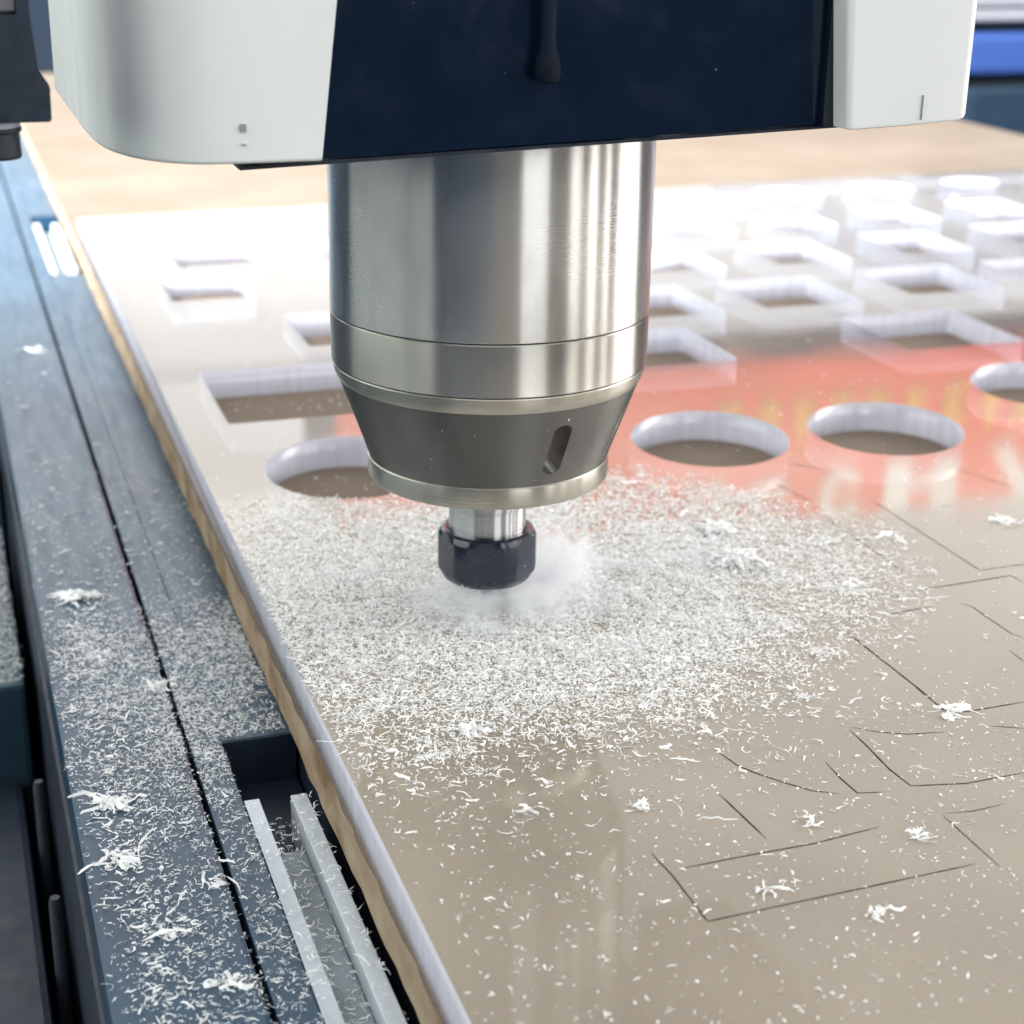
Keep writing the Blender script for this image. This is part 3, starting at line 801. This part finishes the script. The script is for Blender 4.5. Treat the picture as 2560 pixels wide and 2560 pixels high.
parts.append(shaving_mesh('c', np.stack([x, y, z], 1), np.clip(NR.lognormal(-6.1, 0.4, n), 0.0009, 0.006), np.clip(NR.normal(0.00042, 0.00015, n), 0.0002, 0.0009), 0.0008, 3))
N = 5200
x = NR.uniform(-0.195, -0.104, N); y = NR.uniform(-0.30, 0.62, N)
ridge = np.exp(-((x + 0.178 - 0.02 * np.clip(y, -0.3, 0.2)) / 0.010) ** 2)
den = 0.10 * (1 - smoothstep(0.10, 0.42, y)) + 0.55 * ridge * (1 - smoothstep(0.08, 0.2, y)) + 0.006
pocket = (x > -0.1308) & (y < -0.022)
keep = (NR.random(N) < den) & ~pocket
x, y = x[keep], y[keep]; n = len(x)
parts.append(shaving_mesh('c', np.stack([x, y, np.full(n, ZB + 0.0001)], 1), np.clip(NR.lognormal(-5.1, 0.35, n), 0.003, 0.014), NR.uniform(0.0004, 0.0010, n), 0.0015, 6, 1.8, 0.35))
# in the pocket and on the channel
N = 480
x = NR.uniform(-0.1295, -0.1035, N); y = NR.uniform(-0.27, -0.06, N)
z = np.where((x > -0.1234) & (x < -0.1107), -0.0498, ZB - 0.0004); z = np.where((y > -0.078), -0.0615, z)
parts.append(shaving_mesh('c', np.stack([x, y, z], 1), np.clip(NR.lognormal(-5.6, 0.5, N), 0.001, 0.010), NR.uniform(0.0003, 0.0007, N), 0.001, 5, 1.8, 0.3))
V, F = join(parts)
tag(link('bed_shavings', mesh_from('bed_shavings', V, F), M['chips']), 'white shavings scattered thickly over the blue grey steel bed', 'shavings', kind='stuff')
# on the tray
N = 5000
x = NR.uniform(-0.26, -0.2075, N); y = NR.uniform(0.19, 0.44, N)
V, F = shaving_mesh('c', np.stack([x, y, np.full(N, -0.0998)], 1), np.clip(NR.lognormal(-6.0, 0.4, N), 0.001, 0.006), NR.uniform(0.0003, 0.0008, N), 0.0008, 3)
tag(link('tray_shavings', mesh_from('tray_shavings', V, F), M['chips']), 'white shavings on the tray at the far left edge', 'shavings', kind='stuff')

# individual larger clumps
def clump(x, y, z, size, n, label, fluffy=False):
    size *= 1.55
    P = np.zeros((n, 3)); sx = NR.uniform(0.10, 0.30)
    P[:, 0] = NR.normal(0, size * sx, n); P[:, 1] = NR.normal(0, size * NR.uniform(0.08, 0.22), n)
    fan = None if fluffy else (NR.uniform(0, 2 * PI), NR.uniform(0.35, 1.3))
    V, F = shaving_mesh('c', P, NR.lognormal(-0.35, 0.45, n) * size, NR.lognormal(-2.2, 0.45, n) * size, size * (0.28 if fluffy else 0.12), 6, NR.uniform(0.6, 2.2), NR.uniform(0.2, 0.5), fan)
    parts = [(V, F)]
    if fluffy:
        k = n * 4; Q = NR.normal(0, size * 0.25, (k, 3)); Q[:, 2] = np.abs(Q[:, 2]) * 0.5
        parts.append(shaving_mesh('c', Q, NR.uniform(0.0008, 0.002, k), NR.uniform(0.0003, 0.0008, k), 0.001, 3))
        parts[-1][0][:, 2] = np.maximum(parts[-1][0][:, 2], 0.00008)
    V, F = join(parts)
    o = link('shaving_clump', mesh_from('shaving_clump', V, F), M['chips'])
    o.location = (x, y, z)
    tag(o, label, 'shaving', 'larger shaving clumps')
CL = [(-0.0016, -0.1919, 0.0065, 16, 'bright white shaving clump alone just below the carpet, below and right of the nut', False),
      (0.1512, -0.1621, 0.0085, 15, 'white shaving clump at the corner of a scored line near the right edge', False),
      (0.2987, 0.0258, 0.0095, 14, 'white shaving clump highest at the right edge, below the round cut-outs', False),
      (0.1354, 0.0122, 0.0110, 60, 'largest fluffy white heap of shavings right of the collet nut', True),
      (0.1438, 0.0559, 0.0090, 46, 'fluffy white heap of shavings behind the largest heap', True),
      (0.0451, -0.2803, 0.0060, 12, 'white shaving clump below the long scored line, lowest of the clumps on the sheet', False),
      (0.0873, -0.2413, 0.0075, 10, 'white shaving clump just above the right half of the long scored line', False),
      (0.0197, -0.2551, 0.0050, 9, 'small white shaving clump just above the middle of the long scored line', False),
      (0.0526, -0.2220, 0.0070, 9, 'white shaving clump at the right end of the shorter scored line above the long one', False),
      (-0.0443, -0.1186, 0.0090, 22, 'pale tangled shaving at the front rim of the carpet below the nut', False),
      (0.1914, 0.0240, 0.0100, 12, 'white shaving clump right of the fluffy heaps, at the back rim of the carpet', False),
      (0.1737, -0.0285, 0.0095, 16, 'white shaving clump at the right rim of the carpet', False),
      (0.2325, 0.0178, 0.0075, 7, 'shaving clump lying alone between the scored lines, right of the carpet', False),
      (-0.0404, -0.1844, 0.0060, 8, 'small pale shaving clump left of the bright clump below the carpet', False)]
for x, y, s, n, lb, fl in CL: clump(x, y, 0, s, n, lb, fl)
TB = [(-0.1750, 0.1569, 0.0120, 30, 'large white tangle of shavings at the back of the bed carpet', False),
      (-0.1511, 0.0364, 0.0070, 26, 'small white burr of shavings on the bed groove beside the carpet', False),
      (-0.1821, -0.0634, 0.0095, 24, 'white tangle of shavings near the outer bed edge, middle height', False),
      (-0.1837, -0.1073, 0.0080, 26, 'white shaving tuft near the outer bed edge, just below another tangle', False),
      (-0.1505, -0.1366, 0.0070, 9, 'small white flake lying on the bed groove', False),
      (-0.1728, -0.1622, 0.0085, 14, 'bundle of white strands low on the bed, second lowest there', False),
      (-0.1596, -0.1997, 0.0075, 14, 'lowest white shaving clump on the bed, near the groove', False),
      (-0.1710, 0.6665, 0.0130, 6, 'single white flake far up on the bare bed', False)]
for x, y, s, n, lb, fl in TB: clump(x, y, ZB + 0.0001, s, n, lb, fl)

# dust specks stuck to the head
k = 45
u = NR.random(k); az = NR.uniform(-2.6, -0.5, k)
r = 0.0669 - (0.0669 - 0.0545) * u + 0.0001; zz = 0.1134 - (0.1134 - 0.0788) * u
P = np.stack([r * np.cos(az), r * np.sin(az), zz], 1)
P2 = np.stack([NR.uniform(-0.09, 0.10, 8), np.full(8, -0.0856), NR.uniform(0.232, 0.29, 8)], 1)
az = NR.uniform(-2.9, -0.2, 46); P3 = np.stack([0.0216 * np.cos(az), 0.0216 * np.sin(az), 0.017 + 0.02 * NR.random(46) ** 2], 1)
P = np.concatenate([P, P2, P3]); n = len(P); sz = np.clip(NR.lognormal(-8.0, 0.5, n), 0.00015, 0.0011)
d = NR.normal(0, 1, (n, 4, 3)) * sz[:, None, None] * 0.5
V = (P[:, None, :] + d).reshape(-1, 3); F = np.arange(n * 4).reshape(-1, 4)
o = link('dust_specks', mesh_from('dust_specks', V, F), M['chips'], head); o['kind'] = 'stuff'

# ------------------------------------------------------------------ flying dust round the nut
def dust_material():
    t = NT('flying_dust')
    c = t.n('TexCoord')
    ln = t.n('VectorMath', operation='LENGTH'); t.l(c.outputs['Object'], ln.inputs[0])
    fall = t.maprange(ln.outputs['Value'], 0.15, 0.95, 1.0, 0.0)
    mp = t.n('Mapping'); mp.inputs['Scale'].default_value = (1.0, 1.0, 0.6); t.l(c.outputs['Object'], mp.inputs['Vector'])
    nz = t.noise(mp.outputs[0], 3.4, 7, 0.72)
    a = t.maprange(nz, 0.42, 0.66, 0.0, 1.0)
    mul = t.n('Math', operation='MULTIPLY'); t.l(fall, mul.inputs[0]); t.l(a, mul.inputs[1])
    dn = t.n('Math', operation='MULTIPLY'); t.l(mul.outputs[0], dn.inputs[0]); dn.inputs[1].default_value = 240.0
    v = t.n('VolumePrincipled'); v.inputs['Color'].default_value = (0.96, 0.97, 0.99, 1)
    v.inputs['Anisotropy'].default_value = 0.1
    t.l(dn.outputs[0], v.inputs['Density'])
    t.l(v.outputs[0], t.out.inputs['Volume'])
    return t.m
dm = dust_material()
for loc, sc_, lb in (((0.006, -0.006, 0.0064), (0.052, 0.040, 0.0165), 'low pale dust hiding the cutter tip below the collet nut'),
                     ((0.036, 0.010, 0.0110), (0.030, 0.026, 0.0280), 'white puff of flying dust right of the collet nut')):
    bm = bmesh.new()
    bmesh.ops.create_uvsphere(bm, u_segments=32, v_segments=16, radius=1.0)
    for v in bm.verts: v.co.z = max(v.co.z, -0.37)
    dc = bm_obj('dust_cloud', bm, dm)
    dc.location = loc; dc.scale = sc_
    tag(dc, lb, 'dust', kind='stuff')
